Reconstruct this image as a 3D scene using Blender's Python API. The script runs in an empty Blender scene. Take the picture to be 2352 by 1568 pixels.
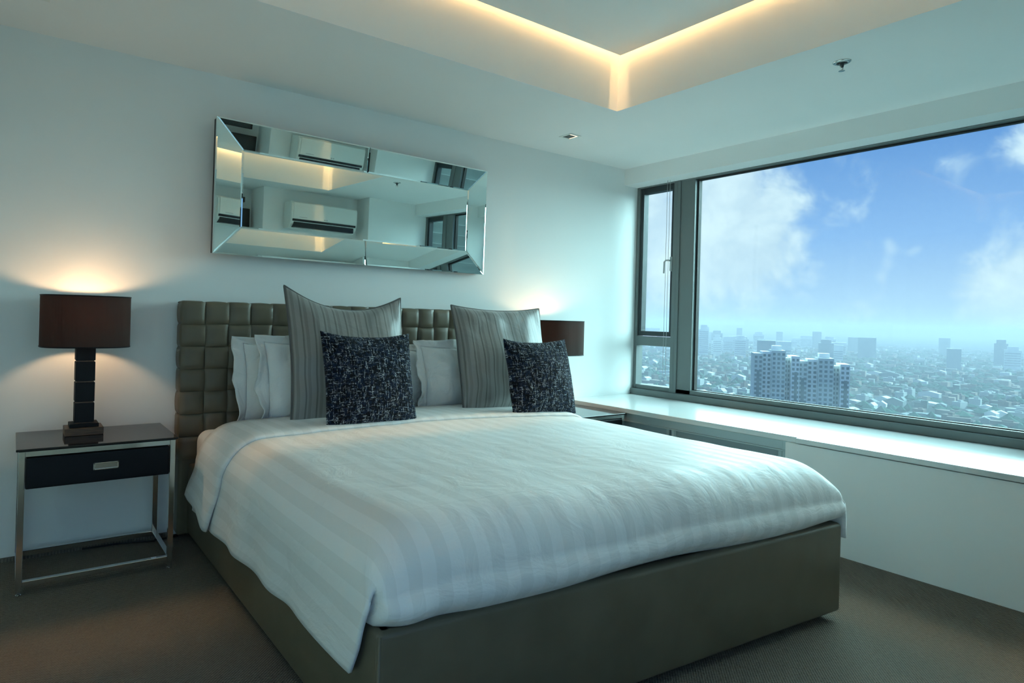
import bpy, bmesh, math, random
from mathutils import Vector, Matrix, noise
random.seed(7)
S = bpy.context.scene
C = S.collection
PI = math.pi

# ------------------------------------------------------------------ camera
cam_d = bpy.data.cameras.new('camera'); cam = bpy.data.objects.new('camera', cam_d); C.objects.link(cam)
yaw, pitch, roll, F, SX, SY = 0.5666, 0.0007, 0.0268, 1407.66, -249.98, -59.72
fw = Vector((math.sin(yaw)*math.cos(pitch), math.cos(yaw)*math.cos(pitch), math.sin(pitch)))
rt = Vector((math.cos(yaw), -math.sin(yaw), 0)); up = rt.cross(fw)
r2 = rt*math.cos(roll) + up*math.sin(roll); u2 = -rt*math.sin(roll) + up*math.cos(roll)
M = Matrix((r2, u2, -fw)).transposed().to_4x4(); M.translation = (-1.5687, -3.4824, 1.2251)
cam.matrix_world = M
cam_d.sensor_width = 36; cam_d.sensor_fit = 'HORIZONTAL'; cam_d.lens = F*36/2352
cam_d.shift_x = -SX/2352; cam_d.shift_y = SY/2352
cam_d.clip_start = 0.02; cam_d.clip_end = 30000
S.camera = cam
S.view_settings.view_transform = 'Standard'; S.view_settings.look = 'None'
S.view_settings.gamma = 1; S.view_settings.use_curve_mapping = False
S.view_settings.exposure = 0.8
S.cycles.max_bounces = 8; S.cycles.adaptive_threshold = 0.06
SKY_STRENGTH = 0.60
SUN_STRENGTH = 11.8

# ------------------------------------------------------------------ world
class NT:
    def __init__(s, tree): s.t = tree; s.n = tree.nodes; s.l = tree.links
    def new(s, typ, **kw):
        n = s.n.new(typ)
        for k, v in kw.items():
            if k == 'ins':
                for kk, vv in v.items():
                    if isinstance(vv, bpy.types.NodeSocket): s.l.new(vv, n.inputs[kk])
                    else: n.inputs[kk].default_value = vv
            else: setattr(n, k, v)
        return n
    def math(s, op, a, b=0.0, c=None, clamp=False):
        n = s.new('ShaderNodeMath', operation=op, use_clamp=clamp)
        for i, v in enumerate((a, b) if c is None else (a, b, c)):
            if isinstance(v, bpy.types.NodeSocket): s.l.new(v, n.inputs[i])
            else: n.inputs[i].default_value = v
        return n.outputs[0]
    def ramp(s, fac, stops, interp='LINEAR'):
        n = s.new('ShaderNodeValToRGB'); e = n.color_ramp.elements; n.color_ramp.interpolation = interp
        while len(e) < len(stops): e.new(0.5)
        for x, (p, col) in zip(e, stops): x.position = p; x.color = (*col, 1) if len(col) == 3 else col
        s.l.new(fac, n.inputs[0]); return n.outputs[0]
    def mix(s, fac, a, b):
        n = s.new('ShaderNodeMix', data_type='RGBA')
        for i, v in ((0, fac), (6, a), (7, b)):
            if isinstance(v, bpy.types.NodeSocket): s.l.new(v, n.inputs[i])
            elif i == 0: n.inputs[i].default_value = v
            else: n.inputs[i].default_value = (*v, 1)
        return n.outputs[2]
    def maprange(s, v, a, b, c=0.0, d=1.0, smooth=True):
        n = s.new('ShaderNodeMapRange', interpolation_type='SMOOTHSTEP' if smooth else 'LINEAR')
        s.l.new(v, n.inputs[0])
        for i, x in enumerate((a, b, c, d)): n.inputs[i+1].default_value = x
        return n.outputs[0]

world = bpy.data.worlds.new('world'); S.world = world; world.use_nodes = True
w = NT(world.node_tree); w.n.clear()
tc = w.new('ShaderNodeTexCoord'); D = tc.outputs['Generated']
sep = w.new('ShaderNodeSeparateXYZ', ins={0: D})
grad = w.ramp(sep.outputs[2], [(0.0, (0.64, 0.74, 0.95)), (0.035, (0.57, 0.70, 0.97)), (0.12, (0.35, 0.53, 0.93)), (0.25, (0.15, 0.315, 0.72)), (0.6, (0.11, 0.26, 0.65)), (1.0, (0.09, 0.22, 0.59))])
warp = w.new('ShaderNodeTexNoise', ins={'Vector': D, 'Scale': 7.0, 'Detail': 3.0, 'Roughness': 0.62})
fine = w.new('ShaderNodeTexNoise', ins={'Vector': D, 'Scale': 13.0, 'Detail': 5.0, 'Roughness': 0.6, 'Distortion': 0.3})
blobs = [((0.8153, 0.5669, 0.1178), .19, 1.1), ((0.8466, 0.5058, 0.1655), .15, 1.15), ((0.8705, 0.4799, 0.109), .14, 1.1),
         ((0.88, 0.4445, 0.1672), .10, .8), ((0.8569, 0.5095, 0.0786), .11, .85), ((0.9001, 0.3791, 0.2148), .065, .42),
         ((0.9755, 0.2169, 0.0366), .10, 1.05), ((0.985, 0.17, 0.06), .12, 1.2), ((0.9559, 0.2121, 0.2031), .06, .40),
         ((0.9449, 0.2638, 0.194), .06, .32), ((0.9135, 0.3781, 0.1505), .06, .28), ((0.8005, 0.573, 0.1755), .10, .7), ((0.74, 0.64, 0.14), .2, 1.0)]
acc = None
for d, rad, amp in blobs:
    v = w.new('ShaderNodeVectorMath', operation='DISTANCE', ins={0: D, 1: Vector(d).normalized()})
    m = w.maprange(v.outputs['Value'], rad, 0.0, 0.0, amp)
    acc = m if acc is None else w.math('MAXIMUM', acc, m)
nz = w.math('SUBTRACT', fine.outputs[0], 0.5)
den = w.math('ADD', acc, w.math('MULTIPLY', nz, 1.5))
# the same kind of broken cumulus goes on outside the window's view
gen = w.maprange(warp.outputs[0], 0.56, 0.80, 0.0, 0.85)
den = w.math('MAXIMUM', den, gen)
dens = w.maprange(den, 0.18, 0.72, 0.0, 0.93)
haze_low = w.maprange(sep.outputs[2], 0.16, 0.0, 0.0, 0.35)
cloudcol = w.mix(w.maprange(fine.outputs[0], 0.35, 0.65), (0.78, 0.82, 0.95), (1.02, 1.02, 1.08))
col = w.mix(dens, grad, cloudcol)
ground_h = w.maprange(sep.outputs[2], -0.01, -0.08, 0.0, 1.0)
col = w.mix(ground_h, col, (0.42, 0.54, 0.66))
bg = w.new('ShaderNodeBackground', ins={0: col, 1: SKY_STRENGTH})
w.l.new(bg.outputs[0], w.new('ShaderNodeOutputWorld').inputs[0])

# ------------------------------------------------------------------ sun lamp spread very wide, added as bright sky light for the room
sun_d = bpy.data.lights.new('sun', 'SUN'); sun_d.energy = SUN_STRENGTH; sun_d.angle = math.radians(90); sun_d.color = (0.75, 0.98, 1.0)
sun = bpy.data.objects.new('sun', sun_d); C.objects.link(sun)
sun.rotation_euler = Vector((-0.87, 0.22, -0.36)).to_track_quat('-Z', 'Y').to_euler()
sun.location = (30, -12, 30)

# ------------------------------------------------------------------ materials
MATS = {}
def P(name, base=(.8, .8, .8), rough=.6, metal=0.0, spec=.5, coat=0.0, build=None, sheen=0.0):
    m = bpy.data.materials.new(name); m.use_nodes = True
    t = NT(m.node_tree); b = t.n['Principled BSDF']
    b.inputs['Base Color'].default_value = (*base, 1); b.inputs['Roughness'].default_value = rough
    b.inputs['Metallic'].default_value = metal; b.inputs['Specular IOR Level'].default_value = spec
    b.inputs['Coat Weight'].default_value = coat; b.inputs['Sheen Weight'].default_value = sheen
    if build: build(t, b)
    MATS[name] = m; return m
def bump(t, b, h, strength=.2, dist=.01):
    n = t.new('ShaderNodeBump', ins={'Height': h, 'Strength': strength, 'Distance': dist}); t.l.new(n.outputs[0], b.inputs['Normal'])
def coords(t, kind='Object'): return t.new('ShaderNodeTexCoord').outputs[kind]

def f_paint(t, b):
    n = t.new('ShaderNodeTexNoise', ins={'Vector': coords(t), 'Scale': 2.5, 'Detail': 1.0})
    c = b.inputs['Base Color'].default_value[:3]
    t.l.new(t.mix(n.outputs[0], tuple(x*.985 for x in c), tuple(min(1, x*1.015) for x in c)), b.inputs['Base Color'])
P('wall_paint', (.86, .88, .87), .75, build=f_paint, spec=.25)
P('panel_taupe', (.60, .60, .57), .6)
P('ceiling_paint', (.89, .91, .90), .85, build=f_paint, spec=.2)
P('sill_gloss', (.63, .65, .64), .17, spec=.6)
def f_carpet(t, b):
    sp = t.new('ShaderNodeSeparateXYZ', ins={0: coords(t)})
    a = t.math('SINE', t.math('MULTIPLY', sp.outputs[0], 2*PI/.014)); c = t.math('SINE', t.math('MULTIPLY', sp.outputs[1], 2*PI/.011))
    nz = t.new('ShaderNodeTexNoise', ins={'Vector': coords(t), 'Scale': 90.0, 'Detail': 4.0})
    h = t.math('ADD', t.math('MULTIPLY', t.math('ADD', t.math('MULTIPLY', a, c), 1.0), .4), t.math('MULTIPLY', nz.outputs[0], .6))
    colr = t.ramp(h, [(.1, (.085, .073, .060)), (.9, (.22, .19, .155))])
    t.l.new(colr, b.inputs['Base Color']); bump(t, b, h, .7, .006)
P('carpet', (.12, .11, .09), .95, build=f_carpet, spec=.1)
def f_leather(t, b):
    n = t.new('ShaderNodeTexVoronoi', ins={'Vector': coords(t), 'Scale': 420.0})
    m = t.new('ShaderNodeTexNoise', ins={'Vector': coords(t), 'Scale': 6.0, 'Detail': 3.0})
    t.l.new(t.ramp(m.outputs[0], [(.3, (.120, .098, .064)), (.7, (.148, .122, .082))]), b.inputs['Base Color'])
    bump(t, b, n.outputs['Distance'], .12, .002)
P('leather_olive', (.12, .10, .07), .42, build=f_leather)
P('leather_black', (.004, .005, .007), .42, spec=.25, build=lambda t, b: bump(t, b, t.new('ShaderNodeTexVoronoi', ins={'Vector': coords(t), 'Scale': 500.0}).outputs['Distance'], .15, .002))
P('chrome', (.72, .72, .70), .12, 1.0)
P('black_glass', (.012, .012, .014), .07, spec=.6)
P('dark_rubber', (.01, .01, .01), .6)
def f_wood(t, b):
    mp = t.new('ShaderNodeMapping', ins={'Vector': coords(t), 'Scale': (6, 60, 60)})
    n = t.new('ShaderNodeTexNoise', ins={'Vector': mp.outputs[0], 'Scale': 3.0, 'Detail': 5.0})
    t.l.new(t.ramp(n.outputs[0], [(.3, (.07, .035, .018)), (.7, (.20, .10, .05))]), b.inputs['Base Color'])
P('walnut', (.15, .08, .04), .4, build=f_wood)
def f_stone(t, b):
    n = t.new('ShaderNodeTexNoise', ins={'Vector': coords(t), 'Scale': 140.0, 'Detail': 4.0})
    bump(t, b, n.outputs[0], .6, .004)
P('stem_black', (.007, .007, .009), .6, spec=.3, build=f_stone)
def f_shade(t, b):
    sp = t.new('ShaderNodeSeparateXYZ', ins={0: coords(t)})
    n = t.math('SINE', t.math('MULTIPLY', sp.outputs[2], 2*PI/.0022))
    tr = t.new('ShaderNodeBsdfTranslucent', ins={0: (.24, .125, .075, 1)})
    mx = t.new('ShaderNodeMixShader', ins={0: .20, 1: b.outputs[0], 2: tr.outputs[0]})
    t.l.new(mx.outputs[0], t.n['Material Output'].inputs[0])
    bump(t, b, n, .1, .001)
P('shade_brown', (.040, .027, .022), .9, build=f_shade)
P('shade_lining', (.45, .36, .26), .8)
def f_mirror(t, b): pass
P('mirror_glass', (.80, .90, .87), .012, 1.0)
P('mirror_edge', (.72, .86, .82), .05, 1.0)
P('backing_black', (.012, .013, .014), .5)
P('alu_frame', (.16, .185, .185), .42, .25)
P('alu_dark', (.035, .045, .050), .45, .3)
P('alu_cab', (.36, .42, .43), .38, .4)
P('cab_panel', (.24, .30, .32), .28)
P('white_plastic', (.80, .82, .78), .35)
P('grey_plastic', (.40, .43, .43), .45)
P('screen_black', (.006, .006, .007), .25)
P('white_metal', (.75, .78, .76), .4)
def f_glass(t, b):
    tr = t.new('ShaderNodeBsdfTransparent', ins={0: (.84, .97, .965, 1)})
    gl = t.new('ShaderNodeBsdfGlossy', ins={'Roughness': 0.0})
    lw = t.new('ShaderNodeLayerWeight', ins={'Blend': .5})
    fr = t.math('ADD', .02, t.math('MULTIPLY', t.math('POWER', lw.outputs['Facing'], 5.0), .5))
    mx = t.new('ShaderNodeMixShader', ins={0: fr, 1: tr.outputs[0], 2: gl.outputs[0]})
    t.l.new(mx.outputs[0], t.n['Material Output'].inputs[0])
P('window_glass', build=f_glass)
def f_duvet(t, b):
    sp = t.new('ShaderNodeSeparateXYZ', ins={0: coords(t, 'UV')})
    fr = t.math('FRACT', t.math('DIVIDE', sp.outputs[0], .088))
    k = t.math('LESS_THAN', fr, .5)
    t.l.new(t.mix(k, (.87, .87, .865), (.81, .81, .80)), b.inputs['Base Color'])
    t.l.new(t.math('ADD', .45, t.math('MULTIPLY', k, .1)), b.inputs['Roughness'])
    n = t.new('ShaderNodeTexNoise', ins={'Vector': coords(t, 'UV'), 'Scale': 7.0, 'Detail': 5.0, 'Distortion': .8})
    bump(t, b, n.outputs[0], .22, .03)
P('duvet_stripe', (.85, .85, .84), .5, build=f_duvet, spec=.3, sheen=.15)
def f_linen(t, b):
    n = t.new('ShaderNodeTexNoise', ins={'Vector': coords(t), 'Scale': 9.0, 'Detail': 5.0, 'Distortion': 1.0})
    bump(t, b, n.outputs[0], .5, .03)
P('white_linen', (.86, .86, .84), .8, build=f_linen, spec=.2, sheen=.15)
def f_euro(t, b):
    sp = t.new('ShaderNodeSeparateXYZ', ins={0: coords(t, 'UV')})
    nz = t.new('ShaderNodeTexNoise', ins={'Vector': coords(t, 'UV'), 'Scale': 5.0, 'Detail': 5.0, 'Distortion': .8})
    fr = t.math('FRACT', t.math('DIVIDE', sp.outputs[0], .062))
    d1 = t.math('LESS_THAN', t.math('ABSOLUTE', t.math('SUBTRACT', fr, .25)), .07)
    d2 = t.math('LESS_THAN', t.math('ABSOLUTE', t.math('SUBTRACT', fr, .62)), .13)
    k = t.math('ADD', t.math('MULTIPLY', d1, .8), t.math('MULTIPLY', d2, .45))
    t.l.new(t.mix(k, (.285, .275, .260), (.135, .128, .120)), b.inputs['Base Color'])
    bump(t, b, nz.outputs[0], .3, .03)
P('euro_satin', (.27, .26, .25), .36, build=f_euro, spec=.45, sheen=.2)
def f_tweed(t, b):
    uv = coords(t, 'UV')
    def streak(sx, sy, seed):
        mp = t.new('ShaderNodeMapping', ins={'Vector': uv, 'Scale': (sx, sy, 1), 'Location': (seed, seed*1.7, seed)})
        return t.new('ShaderNodeTexNoise', ins={'Vector': mp.outputs[0], 'Scale': 1.0, 'Detail': 2.0, 'Roughness': .6}).outputs[0]
    br = t.new('ShaderNodeTexNoise', ins={'Vector': uv, 'Scale': 170.0, 'Detail': 1.0}).outputs[0]
    gate = t.maprange(br, .42, .56)
    h = t.maprange(streak(26, 160, 3.1), .568, .635); v = t.maprange(streak(170, 24, 7.7), .56, .63)
    wht = t.math('MULTIPLY', t.math('MAXIMUM', h, v), gate)
    nv = t.maprange(streak(60, 60, 1.3), .42, .62)
    base = t.mix(nv, (.004, .005, .008), (.012, .022, .050))
    t.l.new(t.mix(wht, base, (.50, .54, .58)), b.inputs['Base Color'])
    bump(t, b, t.math('ADD', br, wht), .9, .006)
P('tweed_navy', (.01, .015, .03), .95, build=f_tweed, spec=.1, sheen=.1)
P('piping_grey', (.12, .115, .11), .5)
P('cove_glow'); m = MATS['cove_glow']; e = m.node_tree.nodes['Principled BSDF']
e.inputs['Emission Color'].default_value = (1.0, .58, .25, 1); e.inputs['Emission Strength'].default_value = 28.0
P('bulb_glow'); e = MATS['bulb_glow'].node_tree.nodes['Principled BSDF']
e.inputs['Emission Color'].default_value = (1.0, .62, .33, 1); e.inputs['Emission Strength'].default_value = 85.0
def vary(stops, scale):
    def f(t, b):
        n = t.new('ShaderNodeTexNoise', ins={'Vector': coords(t), 'Scale': scale, 'Detail': 4.0})
        t.l.new(t.ramp(n.outputs[0], stops), b.inputs['Base Color'])
    return f
P('city_ground', (.1, .12, .1), 1, build=vary([(.35, (.022, .045, .042)), (.5, (.045, .062, .06)), (.65, (.09, .095, .09))], .012), spec=0)
P('tree_green', (.04, .08, .05), 1, build=vary([(.3, (.02, .075, .06)), (.7, (.05, .13, .085))], .05), spec=0)
for i, cc in enumerate([(.38, .41, .40), (.19, .23, .23), (.34, .28, .23), (.15, .12, .10), (.66, .68, .67), (.07, .12, .11)]):
    P('house_%d' % i, cc, .9, spec=.1)
P('tower_wall', (.6, .6, .58), .9, build=vary([(.3, (.60, .64, .61)), (.7, (.74, .77, .73))], .05))
P('tower_light', (.90, .90, .87), .9)
P('tower_window', (.20, .26, .26), .6)
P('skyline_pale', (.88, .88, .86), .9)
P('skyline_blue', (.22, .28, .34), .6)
def f_louvre(t, b):
    tr = t.new('ShaderNodeBsdfTranslucent', ins={0: (.34, .38, .37, 1)})
    mx = t.new('ShaderNodeMixShader', ins={0: .6, 1: b.outputs[0], 2: tr.outputs[0]}); t.l.new(mx.outputs[0], t.n['Material Output'].inputs[0])
P('louvre_grey', (.45, .48, .47), .6, build=f_louvre)

# ------------------------------------------------------------------ helpers
def tag(o, label=None, cat=None, group=None, kind=None):
    if label: o['label'] = label
    if cat: o['category'] = cat
    if group: o['group'] = group
    if kind: o['kind'] = kind
    return o
def empty(name, loc=(0, 0, 0), rot=(0, 0, 0)):
    o = bpy.data.objects.new(name, None); C.objects.link(o); o.location = loc; o.rotation_euler = rot; o.empty_display_size = .1
    return o
def link(name, me, mat, parent=None, loc=None):
    if mat is not None and not me.materials: me.materials.append(MATS[mat])
    o = bpy.data.objects.new(name, me); C.objects.link(o)
    if parent: o.parent = parent
    if loc is not None: o.location = loc
    return o
def from_bm(name, bm, mat, parent=None, loc=None, smooth=False):
    me = bpy.data.meshes.new(name); bm.normal_update(); bm.to_mesh(me); bm.free()
    if smooth:
        for p in me.polygons: p.use_smooth = True
    return link(name, me, mat, parent, loc)
def add_box(bm, a, b, bev=0.0, seg=2):
    (x0, y0, z0), (x1, y1, z1) = a, b
    r = bmesh.ops.create_cube(bm, size=1.0)
    for v in r['verts']:
        v.co = Vector(((x0+x1)/2 + v.co.x*(x1-x0), (y0+y1)/2 + v.co.y*(y1-y0), (z0+z1)/2 + v.co.z*(z1-z0)))
    if bev > 0:
        es = list({e for v in r['verts'] for e in v.link_edges})
        bmesh.ops.bevel(bm, geom=es, offset=bev, segments=seg, affect='EDGES', profile=.5)
def box(name, a, b, mat, parent=None, bev=0.003, seg=2, org=None, smooth=False):
    """a, b in world; org = the parent's origin in world"""
    bm = bmesh.new(); o = Vector(org) if org is not None else Vector((0, 0, 0))
    add_box(bm, Vector(a)-o, Vector(b)-o, bev, seg)
    return from_bm(name, bm, mat, parent, smooth=smooth)
def struct(name, boxes, mat, label=None, bev=0.0):
    bm = bmesh.new()
    for a, b in boxes: add_box(bm, a, b, bev)
    o = from_bm(name, bm, mat); tag(o, label, None, None, 'structure'); return o
def add_lathe(bm, prof, n=32, cx=0, cy=0, sx=1, sy=1, cap=True):
    rings = []
    for r, z in prof:
        rings.append([bm.verts.new((cx + r*sx*math.cos(2*PI*i/n), cy + r*sy*math.sin(2*PI*i/n), z)) for i in range(n)])
    for a, b in zip(rings, rings[1:]):
        for i in range(n): bm.faces.new((a[i], a[(i+1) % n], b[(i+1) % n], b[i]))
    if cap: bm.faces.new(rings[0][::-1]); bm.faces.new(rings[-1])
def add_tube(bm, pts, r, n=8, closed=False):
    pts = [Vector(p) for p in pts]; rings = []; N = len(pts); prev = None
    for i, p in enumerate(pts):
        t = (pts[(i+1) % N] - pts[i-1]) if closed else (pts[min(i+1, N-1)] - pts[max(i-1, 0)])
        t.normalize()
        if prev is None:
            a = Vector((0, 0, 1)) if abs(t.z) < .9 else Vector((1, 0, 0)); nrm = (a - t*a.dot(t)).normalized()
        else: nrm = (prev - t*prev.dot(t)).normalized()
        prev = nrm; bn = t.cross(nrm)
        rings.append([bm.verts.new(p + r*(math.cos(2*PI*k/n)*nrm + math.sin(2*PI*k/n)*bn)) for k in range(n)])
    rng = range(N if closed else N-1)
    for i in rng:
        a, b = rings[i], rings[(i+1) % N]
        for k in range(n): bm.faces.new((a[k], a[(k+1) % n], b[(k+1) % n], b[k]))
    if not closed: bm.faces.new(rings[0][::-1]); bm.faces.new(rings[-1])
def copy_tree(o, parent=None):
    c = o.copy(); C.objects.link(c)
    if parent: c.parent = parent
    for ch in o.children: copy_tree(ch, c)
    return c
def smoothstep(a, b, x):
    t = max(0.0, min(1.0, (x-a)/(b-a))); return t*t*(3-2*t)

# ------------------------------------------------------------------ room shell
H, HP, TOP = 2.55, 2.864, 3.42           # drop ceiling, cove panel, slab
XL, YF = -2.75, -3.75                    # left wall, wall behind the camera
KX, KY0, KY1, KXL = 1.615, -0.928, -3.05, -2.05
struct('floor', [((XL-.2, YF-.2, -.2), (3.25, .2, 0))], 'carpet', 'fine ribbed brown-grey carpet covering the floor')
struct('wall_back', [((XL-.2, 0, 0), (3.158, .2, TOP+.2))], 'wall_paint', 'smooth white wall behind the bed')
struct('wall_left', [((XL-.2, YF-.2, 0), (XL, 0, TOP+.2))], 'panel_taupe', 'pale taupe wall at the far left end of the room')
WX0, WX1, WZ0, WZ1 = -2.55, -.12, .30, 2.46     # opening for a window added behind the camera to light the bed
struct('wall_front', [((XL, YF-.2, 0), (.97, YF, WZ0)), ((XL, YF-.2, WZ1), (.97, YF, TOP+.2)), ((XL, YF-.2, WZ0), (WX0, YF, WZ1)), ((WX1, YF-.2, WZ0), (.97, YF, WZ1)), ((.97, YF-.2, 0), (2.2, -3.38, TOP+.2)), ((2.2, YF-.2, 0), (3.15, -3.09, TOP+.2))], 'wall_paint', 'stepped white wall seen in the mirror behind the air conditioner')
struct('wall_right', [((2.192, -3.09, 0), (3.17, -1.70, .560)), ((2.27, -1.70, 0), (3.17, 0, .560))], 'wall_paint', 'low white wall below the wide window')
# ceiling with the rectangular recess
z0, z1 = H, TOP
cei = empty('ceiling'); tag(cei, 'white dropped ceiling with a lit rectangular recess', None, None, 'structure')
bm = bmesh.new()
add_box(bm, (XL, KY0, z0), (3.25, 0, z1)); add_box(bm, (KX, KY1, z0), (3.25, KY0, z1))
add_box(bm, (XL, YF, z0), (3.25, KY1, z1)); add_box(bm, (XL, KY1, z0), (KXL, KY0, z1))
from_bm('dropped_border', bm, 'ceiling_paint', cei)
bm = bmesh.new(); add_box(bm, (XL-.2, YF-.2, TOP), (3.25, .2, TOP+.2)); from_bm('slab', bm, 'ceiling_paint', cei)
g = .065
box('recess_panel', (KXL+g, KY1+g, HP), (KX-g, KY0-g, HP+.025), 'ceiling_paint', cei, bev=0)
bm = bmesh.new()
for a, b in (((KXL+.02, KY0-.05, TOP-.012), (KX-.02, KY0-.015, TOP-.002)), ((KX-.05, KY1+.06, TOP-.012), (KX-.015, KY0-.06, TOP-.002)),
             ((KXL+.02, KY1+.015, TOP-.012), (KX-.02, KY1+.05, TOP-.002)), ((KXL+.015, KY1+.06, TOP-.012), (KXL+.05, KY0-.06, TOP-.002))): add_box(bm, a, b)
o = from_bm('cove_strip_light', bm, 'cove_glow', cei)
# bulkhead, sill
struct('trim_1', [((2.892, -3.09, 2.41), (3.17, 0, H+.001)), ((3.13, -3.09, H), (3.20, 0, TOP))], 'wall_paint', 'white bulkhead box running along the top of the window', bev=0)
bm = bmesh.new(); add_box(bm, (2.212, -3.09, .560), (3.14, 0, .594), .004); add_box(bm, (2.178, -3.09, .566), (2.23, -1.757, .5945), .003)
o = from_bm('trim_2', bm, 'sill_gloss'); tag(o, 'deep glossy white window sill shelf', None, None, 'structure')
struct('baseboard_back', [((XL, -.012, 0), (-.82, 0, .018)), ((1.45, -.012, 0), (2.27, 0, .018))], 'carpet', 'thin carpeted skirting along the back wall')

# ------------------------------------------------------------------ window
win = empty('window_1', (3.07, 0, .594)); tag(win, 'wide dark aluminium window with narrow opening casement beside it', None, None, 'structure')
WO = (3.07, 0, .594)
GX = 3.130
ZB, ZT = .594, 2.43
def wbox(name, y0, y1, za, zb, x0, x1, mat='alu_frame', bev=.003, par=win): return box(name, (x0, y0, za), (x1, y1, zb), mat, par, bev, 1, WO)
wbox('bottom_rail', -3.09, 0, ZB, ZB+.052, 3.04, 3.19)
wbox('bottom_bead', -3.09, 0, ZB+.052, ZB+.088, 3.075, 3.19)
wbox('top_rail', -3.09, 0, 2.40, ZT, 3.07, 3.19)
for (ya, yb, sgn) in ((0, -.395, -1), (-3.09, -2.695, 1)):
    lo, hi = min(ya, yb), max(ya, yb)
    wbox('jamb', *sorted((ya, ya+sgn*.032)), ZB+.05, 2.41, 3.07, 3.158)
    wbox('stile', *sorted((yb-sgn*.036, yb)), ZB+.05, 2.41, 3.07, 3.158)
    wbox('mid_rail', lo+.03, hi-.03, 1.025, 1.105, 3.07, 3.158)
    # sash of the upper opening casement
    sa = empty('sash', (0, 0, 0)); sa.parent = win
    a, b = lo+.036, hi-.036
    wbox('sash_stile', a, a+.026, 1.11, 2.40, 3.085, 3.150, 'alu_dark', .002, sa); wbox('sash_stile', b-.026, b, 1.11, 2.40, 3.085, 3.150, 'alu_dark', .002, sa)
    wbox('sash_rail', a+.026, b-.026, 1.11, 1.15, 3.085, 3.150, 'alu_dark', .002, sa); wbox('sash_rail', a+.026, b-.026, 2.35, 2.40, 3.085, 3.150, 'alu_dark', .002, sa)
    wbox('glass_pane', a+.02, b-.02, 1.14, 2.36, GX, GX+.008, 'window_glass', 0, sa)
    wbox('glass_pane', lo+.03, hi-.03, ZB+.08, 1.03, GX, GX+.008, 'window_glass', 0)
    yh = yb - sgn*.045
    bm = bmesh.new()
    add_box(bm, Vector((3.060, yh-.009, 1.66))-Vector(WO), Vector((3.088, yh+.009, 1.78))-Vector(WO), .003)
    add_tube(bm, [Vector(q)-Vector(WO) for q in ((3.06, yh, 1.745), (3.035, yh, 1.748), (3.025, yh-sgn*.02, 1.748), (3.022, yh-sgn*.032, 1.735), (3.022, yh-sgn*.034, 1.64))], .007, 8)
    from_bm('sash_handle', bm, 'grey_plastic', sa, smooth=False)
    wbox('mullion', *sorted((yb, yb+sgn*.150)), ZB+.05, 2.41, 3.075, 3.165)
    wbox('mullion_bead', *sorted((yb, yb+sgn*.028)), ZB+.05, 2.41, 3.066, 3.08, 'alu_frame', .001)
    wbox('gasket', *sorted((yb+sgn*.150, yb+sgn*.163)), ZB+.088, 2.40, 3.11, 3.15, 'dark_rubber', 0)
wbox('gasket', -2.54, -.55, ZB+.088, ZB+.094, 3.115, 3.15, 'dark_rubber', 0)
wbox('gasket', -2.54, -.55, 2.390, 2.401, 3.115, 3.15, 'dark_rubber', 0)
wbox('glass_pane', -2.55, -.54, ZB+.08, 2.41, GX, GX+.010, 'window_glass', 0)

added_win = empty('added_window', (-1.33, YF-.08, WZ0)); tag(added_win, 'added wide window behind the viewer, letting fill light onto the bed', None, None, 'structure')  # unseen window, added to brighten the bed's front and left side
W2O = (-1.33, YF-.08, WZ0)
for a, b in (((WX0, YF-.11, WZ0), (WX1, YF-.05, WZ0+.05)), ((WX0, YF-.11, WZ1-.05), (WX1, YF-.05, WZ1)), ((WX0, YF-.11, WZ0+.05), (WX0+.05, YF-.05, WZ1-.05)), ((WX1-.05, YF-.11, WZ0+.05), (WX1, YF-.05, WZ1-.05)), ((-1.36, YF-.11, WZ0+.05), (-1.30, YF-.05, WZ1-.05))):
    box('frame_bar', a, b, 'alu_frame', added_win, .002, 1, W2O)
for a, b in ((WX0+.05, -1.36), (-1.30, WX1-.05)): box('glass_pane', (a, YF-.085, WZ0+.05), (b, YF-.077, WZ1-.05), 'window_glass', added_win, 0, 1, W2O)

# blind chain hanging in front of the casement
bm = bmesh.new(); yc = -.345
pts = [(3.0, yc, 2.41), (3.0, yc, 1.7), (3.0, yc, .80)] + [(3.0, yc-.012+.012*math.cos(a), .80-.03*math.sin(a)) for a in (PI*.25, PI*.5, PI*.75)] + [(3.0, yc-.024, .80), (3.0, yc-.024, 1.7), (3.0, yc-.024, 2.41)]
add_tube(bm, pts, .0016, 6)
tag(from_bm('blind_chain', bm, 'grey_plastic'), 'thin looped bead chain hanging before the narrow casement', 'blind chain')

# louvred screen outside, seen only in the mirror
ls = empty('louvre_screen', (3.2, -3.55, -.3)); tag(ls, 'pale grey louvred screen outside the window seen in the mirror', 'louvre screen')
sl = bpy.data.meshes.new('slat'); bm = bmesh.new(); add_box(bm, (0, -.11, -.004), (1.9, .11, .004)); bmesh.ops.rotate(bm, verts=bm.verts, cent=(0, 0, 0), matrix=Matrix.Rotation(.9, 3, 'X')); bm.to_mesh(sl); bm.free()
for i in range(22): link('slat', sl, 'louvre_grey', ls, (0, 0, .1+i*.15))
box('post', (0, -.16, 0), (.06, -.12, 3.4), 'louvre_grey', ls, .002); box('post', (1.84, -.16, 0), (1.9, -.12, 3.4), 'louvre_grey', ls, .002)

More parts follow.
